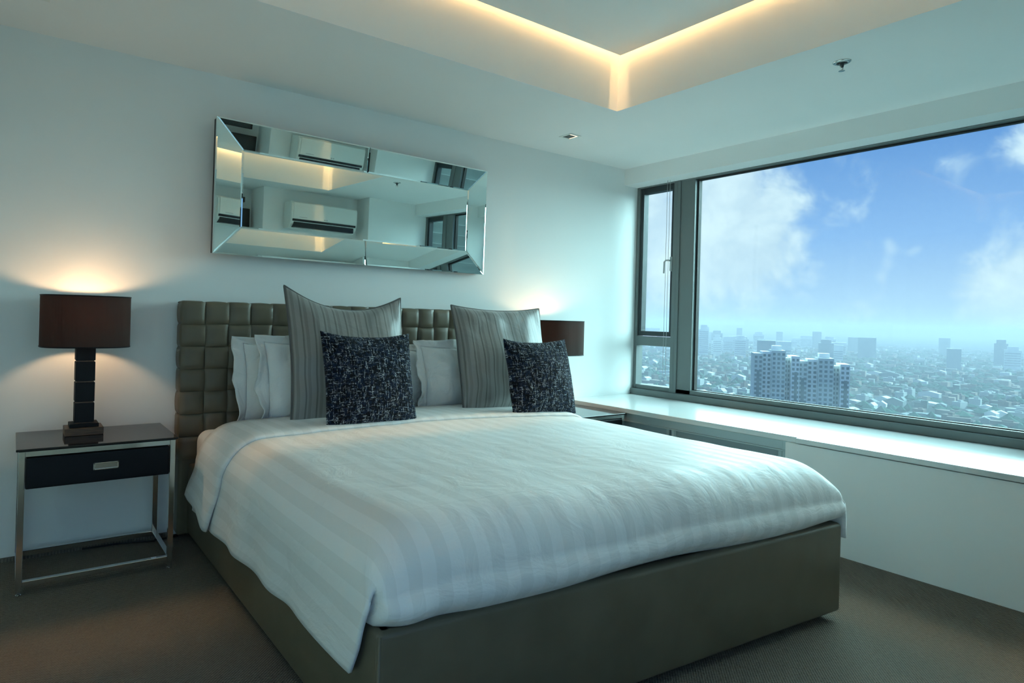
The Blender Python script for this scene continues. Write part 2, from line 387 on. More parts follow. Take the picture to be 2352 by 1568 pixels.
# ------------------------------------------------------------------ cabinet built in below the sill
cb = empty('under_sill_cabinet', (2.235, -1.69, 0)); tag(cb, 'grey aluminium framed cabinet built in below the window sill', 'cabinet')
CO = (2.235, -1.69, 0)
box('header_rail', (2.236, -1.685, .505), (2.262, -.01, .558), 'alu_cab', cb, .002, 1, CO)
box('header_lip', (2.229, -1.685, .497), (2.262, -.01, .506), 'alu_cab', cb, .001, 1, CO)
for ya, yb in ((-.93, -.02), (-1.66, -.96)):
    d = box('door_panel', (2.248, ya, .03), (2.262, yb, .498), 'cab_panel', cb, .001, 1, CO)
    box('stile', (2.240, ya, .03), (2.252, ya+.022, .498), 'alu_cab', d, .001, 1, CO); box('stile', (2.240, yb-.022, .03), (2.252, yb, .498), 'alu_cab', d, .001, 1, CO)
box('side_post', (2.232, -1.688, .0), (2.262, -1.664, .564), 'alu_cab', cb, .001, 1, CO)
box('plinth', (2.245, -1.664, 0), (2.262, -.01, .03), 'alu_cab', cb, .001, 1, CO)

# ------------------------------------------------------------------ bed
XB0, XB1 = -.76, 1.395
def bw(x, y):
    k = (x-XB0)/(XB1-XB0); return y*(.962 + .08*k)
def warp_mesh(me, org=(0, 0, 0)):
    for v in me.vertices: v.co.y = bw(v.co.x+org[0], v.co.y+org[1]) - org[1]
BO = (.3175, -1.1, 0)
bed = empty('bed', BO); tag(bed, 'king size bed with woven olive leather headboard and leather-clad base', 'bed')
YB = -2.22
def bbox(name, a, b, mat='leather_olive', par=bed, bev=.012, seg=4):
    bm = bmesh.new(); add_box(bm, a, b, bev, seg)
    for v in bm.verts: v.co.y = bw(v.co.x, v.co.y)
    for v in bm.verts: v.co -= Vector(BO)
    return from_bm(name, bm, mat, par, smooth=True)
bbox('side_rail', (XB0, YB+.004, .035), (XB0+.055, -.10, .405), bev=.016)
bbox('side_rail', (XB1-.055, YB+.004, .035), (XB1, -.10, .405), bev=.016)
bbox('foot_rail', (XB0+.004, YB, .035), (XB1-.004, YB+.055, .405), bev=.016)
bbox('platform', (XB0+.05, YB+.05, .20), (XB1-.05, -.10, .34), 'dark_rubber', bev=.002, seg=1)
bm = bmesh.new(); add_tube(bm, [Vector((XB0+.008, bw(XB0, YB)+.008, z))-Vector(BO) for z in (.045, .2, .395)], .006, 8); from_bm('corner_seam', bm, 'leather_olive', bed, smooth=True)
for x, y in ((XB0+.10, YB+.12), (XB1-.17, YB+.12), (XB0+.10, -.3), (XB1-.17, -.3), (.28, -1.2)):
    bbox('foot', (x, y, 0), (x+.07, y+.07, .21), 'dark_rubber', bev=.002, seg=1)
# headboard of woven leather straps
HX0, HX1, HY, HZ = -.815, 1.447, -.115, 1.272
hb = bbox('headboard', (HX0+.006, HY+.004, .02), (HX1-.006, -.006, HZ-.006), bev=.02)
NCOL, TW = 18, (HX1-HX0)/18
TH = .1205
def tile_mesh(name, wd, hg, vert, amp=.013):
    me = bpy.data.meshes.new(name); vs, fs = [], []; n = 8
    for j in range(n+1):
        for i in range(n+1):
            u, v = i/n, j/n
            if vert: a, c = v, u
            else: a, c = u, v
            h = amp*(math.sin(PI*min(1, max(0, a)))**.55)*(1-.35*abs(2*c-1)**6) + .001
            if i in (0, n) or j in (0, n): h = -.004 if (a in (0, 1)) else h*.35
            ex = (.0035 if vert else -.0015)
            vs.append((wd*(u-.5), -h, hg*(v-.5)))
    for j in range(n):
        for i in range(n):
            k = j*(n+1)+i; fs.append((k, k+1, k+n+2, k+n+1))
    me.from_pydata(vs, [], fs); me.materials.append(MATS['leather_olive'])
    for p in me.polygons: p.use_smooth = True
    return me
tv, th_ = tile_mesh('woven_tile', TW*.995, TH*.995, True), tile_mesh('woven_tile', TW*.995, TH*.995, False)
for r in range(7):
    for c in range(NCOL):
        x = HX0 + (c+.5)*TW; z = HZ - (r+.5)*TH
        o = link('woven_tile', tv if (r+c) % 2 else th_, None, hb, Vector((x, HY-.002, z))-Vector(BO))
sv, sh = tile_mesh('woven_tile', .105, TH*.995, True, .008), tile_mesh('woven_tile', .105, TH*.995, False, .008)
for r in range(7):
    o = link('woven_tile', sh if r % 2 else sv, None, hb, Vector((HX0+.003, (HY-.008)/2, HZ-(r+.5)*TH))-Vector(BO)); o.rotation_euler = (0, 0, -PI/2)
tv2 = tile_mesh('woven_tile', TW*.995, .105, True, .008); th2 = tile_mesh('woven_tile', TW*.995, .105, False, .008)
for c in range(NCOL):
    o = link('woven_tile', th2 if c % 2 else tv2, None, hb, Vector((HX0+(c+.5)*TW, (HY-.008)/2, HZ-.004))-Vector(BO)); o.rotation_euler = (-PI/2, 0, 0)

# mattress in a fitted sheet
bm = bmesh.new(); add_box(bm, (-.735, YB+.07, .345), (1.365, -.135, .595), .06, 6)
bmesh.ops.subdivide_edges(bm, edges=[e for e in bm.edges if e.calc_length() > .3], cuts=14, use_grid_fill=True)
for v in bm.verts:
    v.co.y = bw(v.co.x, v.co.y)
    if v.co.z > .5: v.co.z += .006*noise.noise(v.co*3)
    v.co -= Vector((.315, -1.1, .345))
o = from_bm('mattress', bm, 'white_linen', None, (.315, -1.1, .345), True); tag(o, 'thick mattress in a plain white fitted sheet', 'mattress')

# ------------------------------------------------------------------ duvet
XE0, XE1 = -.782, 1.400            # outer side planes
ZTOP = .648
def cross(s, off=0.0, hemL=.23, hemR=.34):
    """s from -1 (left hem) to +1 (right hem), returns x, z, drop, arc"""
    rx, rz = .17, .17
    Lflat = (XE1-XE0) - 2*rx; Larc = .27; Ld = ZTOP-rz-hemL; Rd = ZTOP-rz-hemR
    tot = Ld+Larc+Lflat+Larc+Rd; a = (s+1)/2*tot
    d = a
    if a < Ld: z = hemL + a; x = XE0 - off; drop = ZTOP - z
    elif a < Ld+Larc:
        q = (a-Ld)/Larc*PI/2; x = XE0+rx - (rx+off)*math.cos(q); z = ZTOP-rz + (rz+off)*math.sin(q); drop = ZTOP-z
    elif a < Ld+Larc+Lflat: x = XE0+rx + (a-Ld-Larc); z = ZTOP+off; drop = 0
    elif a < Ld+2*Larc+Lflat:
        q = (a-Ld-Larc-Lflat)/Larc*PI/2; x = XE1-rx + (rx+off)*math.sin(q); z = ZTOP-rz+(rz+off)*math.cos(q); drop = ZTOP-z
    else:
        e = a-(Ld+2*Larc+Lflat); x = XE1+off; z = ZTOP-rz-e; drop = ZTOP-z
    return x, z, max(0, drop), a
def crown(x, y):
    k = (x-XE0)/(XE1-XE0); c = max(0, 4*k*(1-k)); return .030*c**.7
YFT = -2.235                       # outer plane of the foot face
def duvet_point(s, y, off=0.0):
    x, z, drop, a = cross(s, off)
    side = smoothstep(.10, .30, drop); left = x < .3
    sl = .34 if left else .0
    yy = bw(x, y) + sl*max(0, drop-.08)
    nz = noise.noise(Vector((x*2.2, y*2.2, 3.1))); n2 = noise.noise(Vector((x*6, y*6, 9.0)))
    z += (1-side)*(crown(x, y) + .010*nz + .003*n2)
    rip = .008*math.sin(yy*17+2.2*noise.noise(Vector((yy*2, 0, 1))))*side*(drop/.45)
    x += (-1 if left else 1)*(rip + .008*side*nz)
    if left and drop > .3: z += .04*smoothstep(-1.4, -2.1, yy)*(drop-.3)/.12
    if left and drop > .3: z += .014*math.sin(yy*3.4+.5)*(drop-.3)/.12
    return Vector((x, yy, z)), a
ROWS = []
uvs = []
NS = 150
NT_ = 110
RY = .16
bm = bmesh.new(); uvl = bm.loops.layers.uv.new('UV'); uvd = {}
rows = []
for j in range(NT_+1):
    t = j/NT_; y = -.46 + (YFT+RY+.46)*t
    row = []
    for i in range(NS+1):
        p, a = duvet_point(-1+2*i/NS, y)
        dr_ = cross(-1+2*i/NS)[2]; fwd = smoothstep(.86, 1, t); shv = .155*smoothstep(.02, .17, dr_)*fwd
        p.y -= shv; p.x += (-1 if p.x < .3 else 1)*.012*smoothstep(.12, .25, dr_)*fwd
        v = bm.verts.new(p); uvd[v] = (a, -y); row.append(v)
    rows.append(row)
# round over the foot: the part that is on top continues down, the side flaps end
def top_range():
    lo = hi = None
    for i in range(NS+1):
        if cross(-1+2*i/NS)[2] < .165:
            lo = i if lo is None else lo; hi = i
    return lo, hi
lo, hi = top_range()
NF = 34
last = rows[-1]
foot = [last[lo:hi+1]]
RZ = .15
base = [v.co.copy() for v in foot[0]]
for j in range(1, NF+1):
    t = j/NF; row = []
    for i, b in enumerate(base):
        s = -1+2*(lo+i)/NS; x0_, zz, drop, a = cross(s)
        k = i/(len(base)-1)
        zt = b.z; RYi = RY - .155*smoothstep(.02, .17, drop); RZi = max(.01, RZ - drop)
        arc = .24; tot = arc + .28; d = t*tot
        if d < arc:
            q = d/arc*PI/2; y = b.y - RYi*math.sin(q); z = zt - RZi*(1-math.cos(q))
        else:
            e = (d-arc)/.28; zlow = .400 + .012*math.sin(x0_*5)
            z = (zt-RZi)*(1-e) + zlow*e; y = b.y - RYi - .020*math.sin(PI*min(1, e*1.1)) + .05*e**3
        # side edges of the foot face wrap round the corners
        ed = min(k, 1-k); wrap = smoothstep(.045, 0, ed)
        y += wrap*.07*smoothstep(0, 1, t)
        xx = b.x + (.022 if k < .5 else -.018)*wrap*min(1, d/arc)
        pull = smoothstep(.28, 0, k)*smoothstep(.2, 1, t)
        n1 = noise.noise(Vector((x0_*3, z*5, 2.0)))
        y += .010*n1*min(1, d/arc) + .015*pull*math.sin(k*60+z*14)*smoothstep(.3, .05, k)
        v = bm.verts.new((xx, y, z)); uvd[v] = (a, 2.2+d); row.append(v)
    foot.append(row)
for R_ in (rows, foot):
    for ra, rb in zip(R_, R_[1:]):
        for i in range(len(ra)-1):
            f = bm.faces.new((ra[i], ra[i+1], rb[i+1], rb[i]))
            for L in f.loops: L[uvl].uv = uvd[L.vert]
dv = empty('duvet', (.31, -1.3, ZTOP)); tag(dv, 'white satin-striped duvet spread over the bed, one corner hanging at the foot', 'duvet')
DO = Vector((.31, -1.3, ZTOP))
for v in bm.verts: v.co -= DO
bmesh.ops.recalc_face_normals(bm, faces=bm.faces)
o = from_bm('cover', bm, 'duvet_stripe', dv, smooth=True)
md = o.modifiers.new('thick', 'SOLIDIFY'); md.thickness = .010; md.offset = -1
# turned-back band near the pillows
bm = bmesh.new(); uvl = bm.loops.layers.uv.new('UV'); uvd = {}; rows = []
prof = [(0.0, .008), (.15, .010), (.3, .011), (.45, .012), (.6, .013), (.75, .015), (.86, .018), (.93, .018), (.975, .015), (1.0, .007), (.992, -.001)]
for (t, off) in prof:
    row = []
    for i in range(NS+1):
        s = -1+2*i/NS; k = i/NS
        yf = -.855 - .10*smoothstep(.3, 1.0, k) - .02*math.sin(k*7); yh = -.42
        p, a = duvet_point(s, yh+(yf-yh)*t, off)
        if p.x < .3:   # corner of the band hangs lower at its front
            dr = max(0, ZTOP-p.z-.2); p.z += .05*(1-t)*dr/.2; p.y += .20*dr; p.x -= .012*smoothstep(0, .2, dr)
        v = bm.verts.new(p); uvd[v] = (a, yh+(yf-yh)*t); row.append(v)
    rows.append(row)
for ra, rb in zip(rows, rows[1:]):
    for i in range(NS):
        f = bm.faces.new((ra[i], ra[i+1], rb[i+1], rb[i]))
        for L in f.loops: L[uvl].uv = uvd[L.vert]
for v in bm.verts: v.co -= DO
bmesh.ops.recalc_face_normals(bm, faces=bm.faces)
o = from_bm('turned_back_band', bm, 'duvet_stripe', dv, smooth=True)
md = o.modifiers.new('thick', 'SOLIDIFY'); md.thickness = .006; md.offset = -1

# ------------------------------------------------------------------ pillows and cushions
def cushion(name, wd, hg, th, mat, loc, lean, yaw_, pinch=.07, seed=0, wr=.010, corner=(0, 0, 0, 0), power=.42, n=34, rollz=0.0, sag=0.0, flat_b=.0):
    """corner = extra lift of bl, br, tl, tr corners; origin at the bottom middle"""
    bm = bmesh.new(); uvl = bm.loops.layers.uv.new('UV'); uvd = {}
    def pos(a, b, side):
        x = wd/2*a*(1 - pinch*(1-b*b)*a*a); z = hg/2*b*(1 - pinch*(1-a*a)*b*b)
        e = max(0.0, (1-a*a)*(1-b*b)); y = side*th/2*e**power
        wa, wb = (a+1)/2, (b+1)/2
        cz = corner[0]*(1-wa)**3*(1-wb)**3 + corner[1]*wa**3*(1-wb)**3 + corner[2]*(1-wa)**3*wb**3 + corner[3]*wa**3*wb**3
        z += cz
        z -= sag*smoothstep(.2, 1, b)*(1-a*a)
        nn = noise.noise(Vector((a*1.7+seed, b*1.7, seed*1.3))); n2 = noise.noise(Vector((a*4+seed, b*2.5, seed+5)))
        rad = noise.noise(Vector((math.atan2(b, a)*3.0, seed, 0)))*smoothstep(.5, 1.1, math.hypot(a, b))
        y += side*(wr*nn + wr*.5*n2 + wr*1.2*rad)*min(1, e*6)
        y += .012*nn*(1-min(1, e*3))
        if flat_b and b < -.6: z = max(z, -hg/2*(1-flat_b))
        return Vector((x, y, z + hg/2))
    grids = []
    for side in (-1, 1):
        g_ = []
        for j in range(n+1):
            r_ = []
            for i in range(n+1):
                a = math.sin((-1+2*i/n)*PI/2*.96)/math.sin(PI/2*.96); b = math.sin((-1+2*j/n)*PI/2*.96)/math.sin(PI/2*.96)
                if side == 1 and (i in (0, n) or j in (0, n)): r_.append(grids[0][j][i]); continue
                v = bm.verts.new(pos(a, b, side)); uvd[v] = (a*wd/2+seed*.37, b*hg/2); r_.append(v)
            g_.append(r_)
        grids.append(g_)
        for j in range(n):
            for i in range(n):
                q = (g_[j][i], g_[j][i+1], g_[j+1][i+1], g_[j+1][i])
                f = bm.faces.new(q if side == -1 else q[::-1])
                for L in f.loops: L[uvl].uv = uvd[L.vert]
    G = grids[0]
    outline = [G[0][i].co.copy() for i in range(n)] + [G[j][n].co.copy() for j in range(n)] + [G[n][i].co.copy() for i in range(n, 0, -1)] + [G[j][0].co.copy() for j in range(n, 0, -1)]
    o = from_bm(name, bm, mat, None, loc, True)
    o.rotation_euler = (lean, rollz, yaw_)
    return o, outline
def piping(o, outline, r, mat, name='piping'):
    bm = bmesh.new(); add_tube(bm, outline, r, 6, True); return from_bm(name, bm, mat, o, smooth=True)
def flange(o, outline, mat, wdt, side_only=None, seed=0, amp=.02):
    """soft loose border of an oxford pillowcase, rippling"""
    bm = bmesh.new(); cen = sum(outline, Vector())/len(outline); N = len(outline); rows = []
    for i, p in enumerate(outline):
        d = (p-cen); d.y = 0; d.normalize(); r_ = []
        for k in range(5):
            t = k/4; nn = noise.noise(Vector((p.x*7+seed, p.z*7, seed))); n2 = noise.noise(Vector((p.x*19+seed, p.z*19, seed+3)))
            q = p + d*wdt*t*(1+.2*nn); q.y += (amp*nn + amp*.5*n2)*t - .02*t*t
            q.z = max(q.z, .004)
            r_.append(bm.verts.new(q))
        rows.append(r_)
    for i in range(N):
        a, b = rows[i], rows[(i+1) % N]
        for k in range(4): bm.faces.new((a[k], b[k], b[k+1], a[k+1]))
    f = from_bm('flange', bm, mat, o, smooth=True); md = f.modifiers.new('thick', 'SOLIDIFY'); md.thickness = .004
    return f
ZBED = .668
# white sleeping pillows, standing
def white_pillow(loc, lean, yaw_, seed, label, wd=.66, hg=.41, th=.22):
    o, ol = cushion('sleeping_pillow', wd, hg, th, 'white_linen', loc, lean, yaw_, .05, seed, .026, (0, 0, .02, .015), .58, flat_b=.03)
    flange(o, ol, 'white_linen', .065, seed=seed, amp=.085)
    tag(o, label, 'pillow', 'white sleeping pillows against the headboard'); return o
white_pillow((-.175, -.235, .625), -.10, 0.0, 1.0, 'white pillow nearest the headboard on the lamp-lit left side')
white_pillow((-.095, -.375, .645), -.20, 0.05, 2.0, 'white pillow with rumpled border behind the left striped cushion')
white_pillow((.84, -.25, .625), -.10, 0.0, 3.0, 'white pillow nearest the headboard in the right half of the bed', hg=.37)
white_pillow((.92, -.385, .645), -.20, 0.0, 4.0, 'front white pillow standing behind the right striped cushion', hg=.385)
# grey striped square cushions
o, ol = cushion('striped_cushion', .70, .66, .20, 'euro_satin', (-.015, -.575, .655), -.24, -.06, .055, 5.0, .015, (.0, .0, .075, .03), .50, sag=.045)
piping(o, ol, .006, 'piping_grey'); tag(o, 'large grey striped satin cushion with a tall peaked left corner', 'cushion', 'grey striped square cushions')
o, ol = cushion('striped_cushion', .70, .64, .20, 'euro_satin', (1.075, -.60, .655), -.24, -.06, .035, 6.3, .017, (.0, .0, .025, .02), .50, sag=.0)
piping(o, ol, .006, 'piping_grey'); tag(o, 'large grey striped satin cushion standing on the window side', 'cushion', 'grey striped square cushions')
# navy tweed cushions
o, ol = cushion('tweed_cushion', .50, .455, .17, 'tweed_navy', (-.035, -.82, .672), -.26, -.10, .05, 8.1, .008, (-.01, .0, .03, .02), .48)
tag(o, 'navy and white flecked tweed cushion on the lamp-lit side', 'cushion', 'navy tweed scatter cushions')
o, ol = cushion('tweed_cushion', .475, .435, .17, 'tweed_navy', (1.10, -.885, .668), -.26, -.10, .05, 9.4, .008, (0, -.01, .02, .02), .48)
tag(o, 'navy and white flecked tweed cushion on the window side', 'cushion', 'navy tweed scatter cushions')

# ------------------------------------------------------------------ bedside tables
def make_table(loc, htop, label):
    t = empty('bedside_table', loc); tag(t, label, 'bedside table', 'chrome and black bedside tables')
    Wt, Dt = .632, .405
    fr = .024; x0, x1, y0, y1 = 0, Wt, 0, Dt
    zl = htop-.012
    box('glass_top', (-.010, -.012, htop-.010), (Wt+.010, Dt+.008, htop), 'black_glass', t, .002, 1)
    for x in (0, Wt-fr):
        for y in (0, Dt-fr):
            l = box('leg', (x, y, .012), (x+fr, y+fr, zl), 'chrome', t, .0015, 1)
            bm = bmesh.new(); add_lathe(bm, [(.006, .012), (.006, .006), (.011, .004), (.011, 0)], 12, x+fr/2, y+fr/2); from_bm('levelling_foot', bm, 'chrome', l, smooth=False)
    for (a, b) in (((fr, 0, zl-fr), (Wt-fr, fr, zl)), ((fr, Dt-fr, zl-fr), (Wt-fr, Dt, zl)), ((0, fr, zl-fr), (fr, Dt-fr, zl)), ((Wt-fr, fr, zl-fr), (Wt, Dt-fr, zl))):
        box('top_bar', a, b, 'chrome', t, .0015, 1)
    zb = .036
    for (a, b) in (((fr, 0, zb), (Wt-fr, fr, zb+fr)), ((fr, Dt-fr, zb), (Wt-fr, Dt, zb+fr)), ((0, fr, zb), (fr, Dt-fr, zb+fr)), ((Wt-fr, fr, zb), (Wt, Dt-fr, zb+fr))):
        box('stretcher', a, b, 'chrome', t, .0015, 1)
    zd1 = zl-fr-.004; zd0 = zd1-.132
    d = box('drawer', (fr+.002, -.006, zd0), (Wt-fr-.002, Dt-fr-.01, zd1), 'leather_black', t, .006, 3)
    cx, cz = Wt*.53, (zd0+zd1)/2+.004
    bm = bmesh.new(); hw, hh = .052, .016
    add_box(bm, (cx-hw, -.010, cz-hh), (cx+hw, -.005, cz-hh+.006), .001, 1); add_box(bm, (cx-hw, -.010, cz+hh-.006), (cx+hw, -.005, cz+hh), .001, 1)
    add_box(bm, (cx-hw, -.010, cz-hh), (cx-hw+.006, -.005, cz+hh), .001, 1); add_box(bm, (cx+hw-.006, -.010, cz-hh), (cx+hw, -.005, cz+hh), .001, 1)
    add_box(bm, (cx-hw+.005, -.0075, cz-hh+.005), (cx+hw-.005, -.0055, cz+hh-.005), 0)
    h = from_bm('recessed_pull', bm, 'chrome', d); h['label'] = 'small rectangular chrome pull'
    return t
make_table((-1.536, -.455, 0), .622, 'chrome framed bedside table with black drawer left of the bed')
make_table((1.552, -.605, 0), .566, 'chrome framed bedside table mostly hidden between bed and window')

# ------------------------------------------------------------------ table lamps
def make_lamp(loc, label, zs0, zs1, base_h=0.0, power=9.0):
    """loc = base centre on the table; zs0, zs1 = shade bottom and top heights"""
    t = empty('table_lamp', loc); tag(t, label, 'lamp', 'brown shaded table lamps')
    bw_ = .082; z = 0
    box('plinth', (-bw_, -.06, 0), (bw_, .06, .036), 'walnut', t, .002, 1)
    box('base_plate', (-.062, -.048, .036), (.062, .048, .054), 'stem_black', t, .002, 1)
    top = zs0-loc[2]+.03; n = 4; hh = (top-.054)/n
    for k in range(n):
        za = .054+k*hh
        box('stem_block', (-.042, -.036, za+.004), (.042, .036, za+hh-.002), 'stem_black', t, .003, 2)
        box('spacer', (-.037, -.031, za-.003), (.037, .031, za+.005), 'walnut', t, .001, 1)
    bm = bmesh.new(); add_lathe(bm, [(.006, top), (.006, top+.06)], 10); add_lathe(bm, [(.014, top+.04), (.014, top+.085)], 12); from_bm('bulb_holder', bm, 'chrome', t)
    zc = zs1-.085-loc[2]
    bm = bmesh.new(); add_lathe(bm, [(.004, zc-.04), (.016, zc-.03), (.030, zc), (.026, zc+.022), (.012, zc+.034), (.002, zc+.037)], 16); from_bm('bulb', bm, 'bulb_glow', t, smooth=True)
    a, b = .193, .150; za, zb = zs0-loc[2], zs1-loc[2]; n = 72
    def ring(sc, zz, bm):
        out = []
        for i in range(n):
            q = 2*PI*i/n; cx, sy = math.cos(q), math.sin(q); e = 2/2.6
            out.append(bm.verts.new((sc*a*math.copysign(abs(cx)**e, cx), sc*b*math.copysign(abs(sy)**e, sy), zz)))
        return out
    bm = bmesh.new(); r0, r1 = ring(1, za, bm), ring(1, zb, bm); q0, q1 = ring(.988, za, bm), ring(.988, zb, bm)
    for A, B in ((r0, r1), (r1, q1), (q1, q0), (q0, r0)):
        for i in range(n): bm.faces.new((A[i], A[(i+1) % n], B[(i+1) % n], B[i]))
    sh_ = from_bm('shade', bm, 'shade_brown', t, smooth=False)
    for zz in (za+.003, zb-.003):
        bm = bmesh.new(); rr = [v.co.copy() for v in ring(1.0, zz, bm)]; bm.free(); bm = bmesh.new(); add_tube(bm, rr, .0025, 6, True); from_bm('rim', bm, 'leather_black', sh_, smooth=True)
    bm = bmesh.new()
    for q in (0, 2*PI/3, 4*PI/3): add_tube(bm, [(0, 0, zb-.02), (a*.97*math.cos(q), b*.97*math.sin(q), zb-.02)], .002, 6)
    from_bm('shade_carrier', bm, 'chrome', sh_)
    return t
make_lamp((-1.273, -.190, .622), 'table lamp with wide brown drum shade left of the bed', 1.037, 1.281)
make_lamp((1.875, -.24, .566), 'table lamp with brown shade glowing beside the window', .965, 1.222)

# black power cord on the carpet behind the left table
bm = bmesh.new(); add_tube(bm, [(-1.25, -.035, .012), (-1.1, -.03, .008), (-.98, -.05, .007), (-.90, -.075, .007), (-.84, -.055, .007), (-.79, -.05, .007)], .005, 6)
tag(from_bm('power_cord', bm, 'dark_rubber', smooth=True), 'thin black power cord on the carpet beside the headboard', 'cord')

# ------------------------------------------------------------------ mirror
MO = (.313, -.065, 1.911)
mr = empty('wall_mirror', MO, (.016, 0, .026)); tag(mr, 'wide rectangular wall mirror with slanted mirrored border above the headboard', 'mirror')
mw, mh, bd = .975, .372, .157
box('backing', (-mw+.004, .004, -mh+.004), (mw-.004, .032, mh-.004), 'backing_black', mr, .002, 1)
def mstrip(name, pts, mat='mirror_glass', inset=.007, dep=.004):
    """facet with a fine bevelled rim: pts = 4 corners with their own depth"""
    bm = bmesh.new(); P4 = [Vector(p) for p in pts]; c = sum(P4, Vector())/4
    nrm = (P4[1]-P4[0]).cross(P4[2]-P4[0]).normalized()
    if nrm.y > 0: nrm = -nrm
    inn = []
    for i, p in enumerate(P4):
        e1 = (P4[(i+1) % 4]-p).normalized(); e2 = (P4[i-1]-p).normalized()
        sn = e1.cross(e2).length
        inn.append(p + (e1+e2)*inset/max(.2, sn) )
    vo = [bm.verts.new(p) for p in P4]; vi = [bm.verts.new(p + nrm*dep*.35) for p in inn]; vb = [bm.verts.new(p + Vector((0, .012, 0))) for p in P4]
    bm.faces.new(vi)
    for i in range(4):
        bm.faces.new((vo[i], vo[(i+1) % 4], vi[(i+1) % 4], vi[i])); bm.faces.new((vb[i], vb[(i+1) % 4], vo[(i+1) % 4], vo[i]))
    bmesh.ops.recalc_face_normals(bm, faces=bm.faces)
    return from_bm(name, bm, mat, mr)
ix, iz = mw-bd, mh-bd
yo, yi = -.023, -.005        # outer edge stands proud, inner edge lies deeper
mstrip('centre_mirror', [(-ix, -.004, -iz), (ix, -.004, -iz), (ix, -.004, iz), (-ix, -.004, iz)])
mid = -.01
gp = .0015
mstrip('frame_strip', [(-mw, yo, mh), (-ix, yi, iz), (mid-gp, yi, iz), (mid-gp, yo, mh)])
mstrip('frame_strip', [(mid+gp, yo, mh), (mid+gp, yi, iz), (ix, yi, iz), (mw, yo, mh)])
mstrip('frame_strip', [(-mw, yo, -mh), (mid-gp, yo, -mh), (mid-gp, yi, -iz), (-ix, yi, -iz)])
mstrip('frame_strip', [(mid+gp, yo, -mh), (mw, yo, -mh), (ix, yi, -iz), (mid+gp, yi, -iz)])
mstrip('frame_strip', [(-mw, yo, -mh), (-ix, yi, -iz), (-ix, yi, iz), (-mw, yo, mh)])
mstrip('frame_strip', [(mw, yo, mh), (ix, yi, iz), (ix, yi, -iz), (mw, yo, -mh)])

# ------------------------------------------------------------------ ceiling fittings
def downlight(x, y, label):
    t = empty('recessed_downlight', (x, y, H)); tag(t, label, 'downlight', 'square recessed downlights'); r = .056; ri = .038
    bm = bmesh.new()
    for a, b in (((-r, -r, -.004), (r, -ri, .0)), ((-r, ri, -.004), (r, r, .0)), ((-r, -ri, -.004), (-ri, ri, .0)), ((ri, -ri, -.004), (r, ri, .0))): add_box(bm, a, b, .001, 1)
    from_bm('trim_frame', bm, 'white_plastic', t)
    bm = bmesh.new()
    add_box(bm, (-ri, -ri, -.003), (ri, ri, -.001)); from_bm('dark_baffle', bm, 'screen_black', t)
    bm = bmesh.new()
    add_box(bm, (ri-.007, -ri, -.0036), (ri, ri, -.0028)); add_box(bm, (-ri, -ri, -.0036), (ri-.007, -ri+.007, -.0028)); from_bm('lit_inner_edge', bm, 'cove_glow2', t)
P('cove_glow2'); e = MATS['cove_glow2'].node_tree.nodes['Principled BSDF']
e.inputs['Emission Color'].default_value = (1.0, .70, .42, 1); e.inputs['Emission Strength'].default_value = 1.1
downlight(1.784, -.386, 'small square downlight in the ceiling near the window corner')
downlight(-1.522, -.444, 'square downlight at the top left corner of the picture')
def sprinkler(x, y):
    t = empty('ceiling_sprinkler', (x, y, H)); tag(t, 'chrome ceiling fire sprinkler above the window side of the bed', 'sprinkler')
    bm = bmesh.new(); add_lathe(bm, [(.040, 0), (.040, -.002), (.034, -.006), (.024, -.006), (.022, -.001)], 32); from_bm('escutcheon', bm, 'chrome', t, smooth=True)
    bm = bmesh.new(); add_lathe(bm, [(.023, -.0075), (.010, -.0085), (.009, -.018), (.007, -.028)], 20); from_bm('body', bm, 'alu_dark', t, smooth=True)
    bm = bmesh.new()
    for s in (-1, 1): add_tube(bm, [(s*.008, 0, -.020), (s*.011, 0, -.030), (s*.004, 0, -.042)], .002, 6)
    from_bm('yoke_arms', bm, 'chrome', t)
    bm = bmesh.new(); add_lathe(bm, [(.004, -.040), (.005, -.043), (.014, -.044), (.014, -.046), (.003, -.047)], 20); from_bm('deflector', bm, 'chrome', t)
sprinkler(1.89, -2.06)

# ------------------------------------------------------------------ things on the opposite wall, seen in the mirror
AO = (1.655, -3.38, 2.10)
ac = empty('air_conditioner', AO); tag(ac, 'white split air conditioner on the opposite wall seen in the mirror', 'air conditioner')
hw = .435
bm = bmesh.new(); prof = [(0, .0), (.13, .0), (.185, .045), (.205, .09), (.205, .27), (.18, .30), (0, .30)]
va = [bm.verts.new((-hw, y, z)) for y, z in prof]; vb = [bm.verts.new((hw, y, z)) for y, z in prof]
bm.faces.new(va); bm.faces.new(vb[::-1])
for i in range(len(prof)): bm.faces.new((va[i], vb[i], vb[(i+1) % len(prof)], va[(i+1) % len(prof)]))
bmesh.ops.recalc_face_normals(bm, faces=bm.faces)
bmesh.ops.bevel(bm, geom=list(bm.edges), offset=.006, segments=2, affect='EDGES'); from_bm('body', bm, 'white_plastic', ac)
fp = box('front_panel', (-hw+.03, .200, .10), (hw-.01, .212, .285), 'white_plastic', ac, .004, 2)
box('maker_mark', (-hw+.10, .2119, .118), (-hw+.20, .2126, .124), 'grey_plastic', fp, 0)
bm = bmesh.new(); add_lathe(bm, [(.008, 0), (.008, .001)], 16); bmesh.ops.rotate(bm, verts=bm.verts, matrix=Matrix.Rotation(PI/2, 3, 'X'), cent=(0, 0, 0)); bmesh.ops.translate(bm, verts=bm.verts, vec=(0.02, .2132, .118)); add_box(bm, (-.018, .2119, .112), (.004, .2126, .124)); from_bm('badge', bm, 'grey_plastic', fp)
box('dark_strip', (-hw+.02, .196, .072), (hw-.02, .2085, .098), 'screen_black', ac, .002, 1)
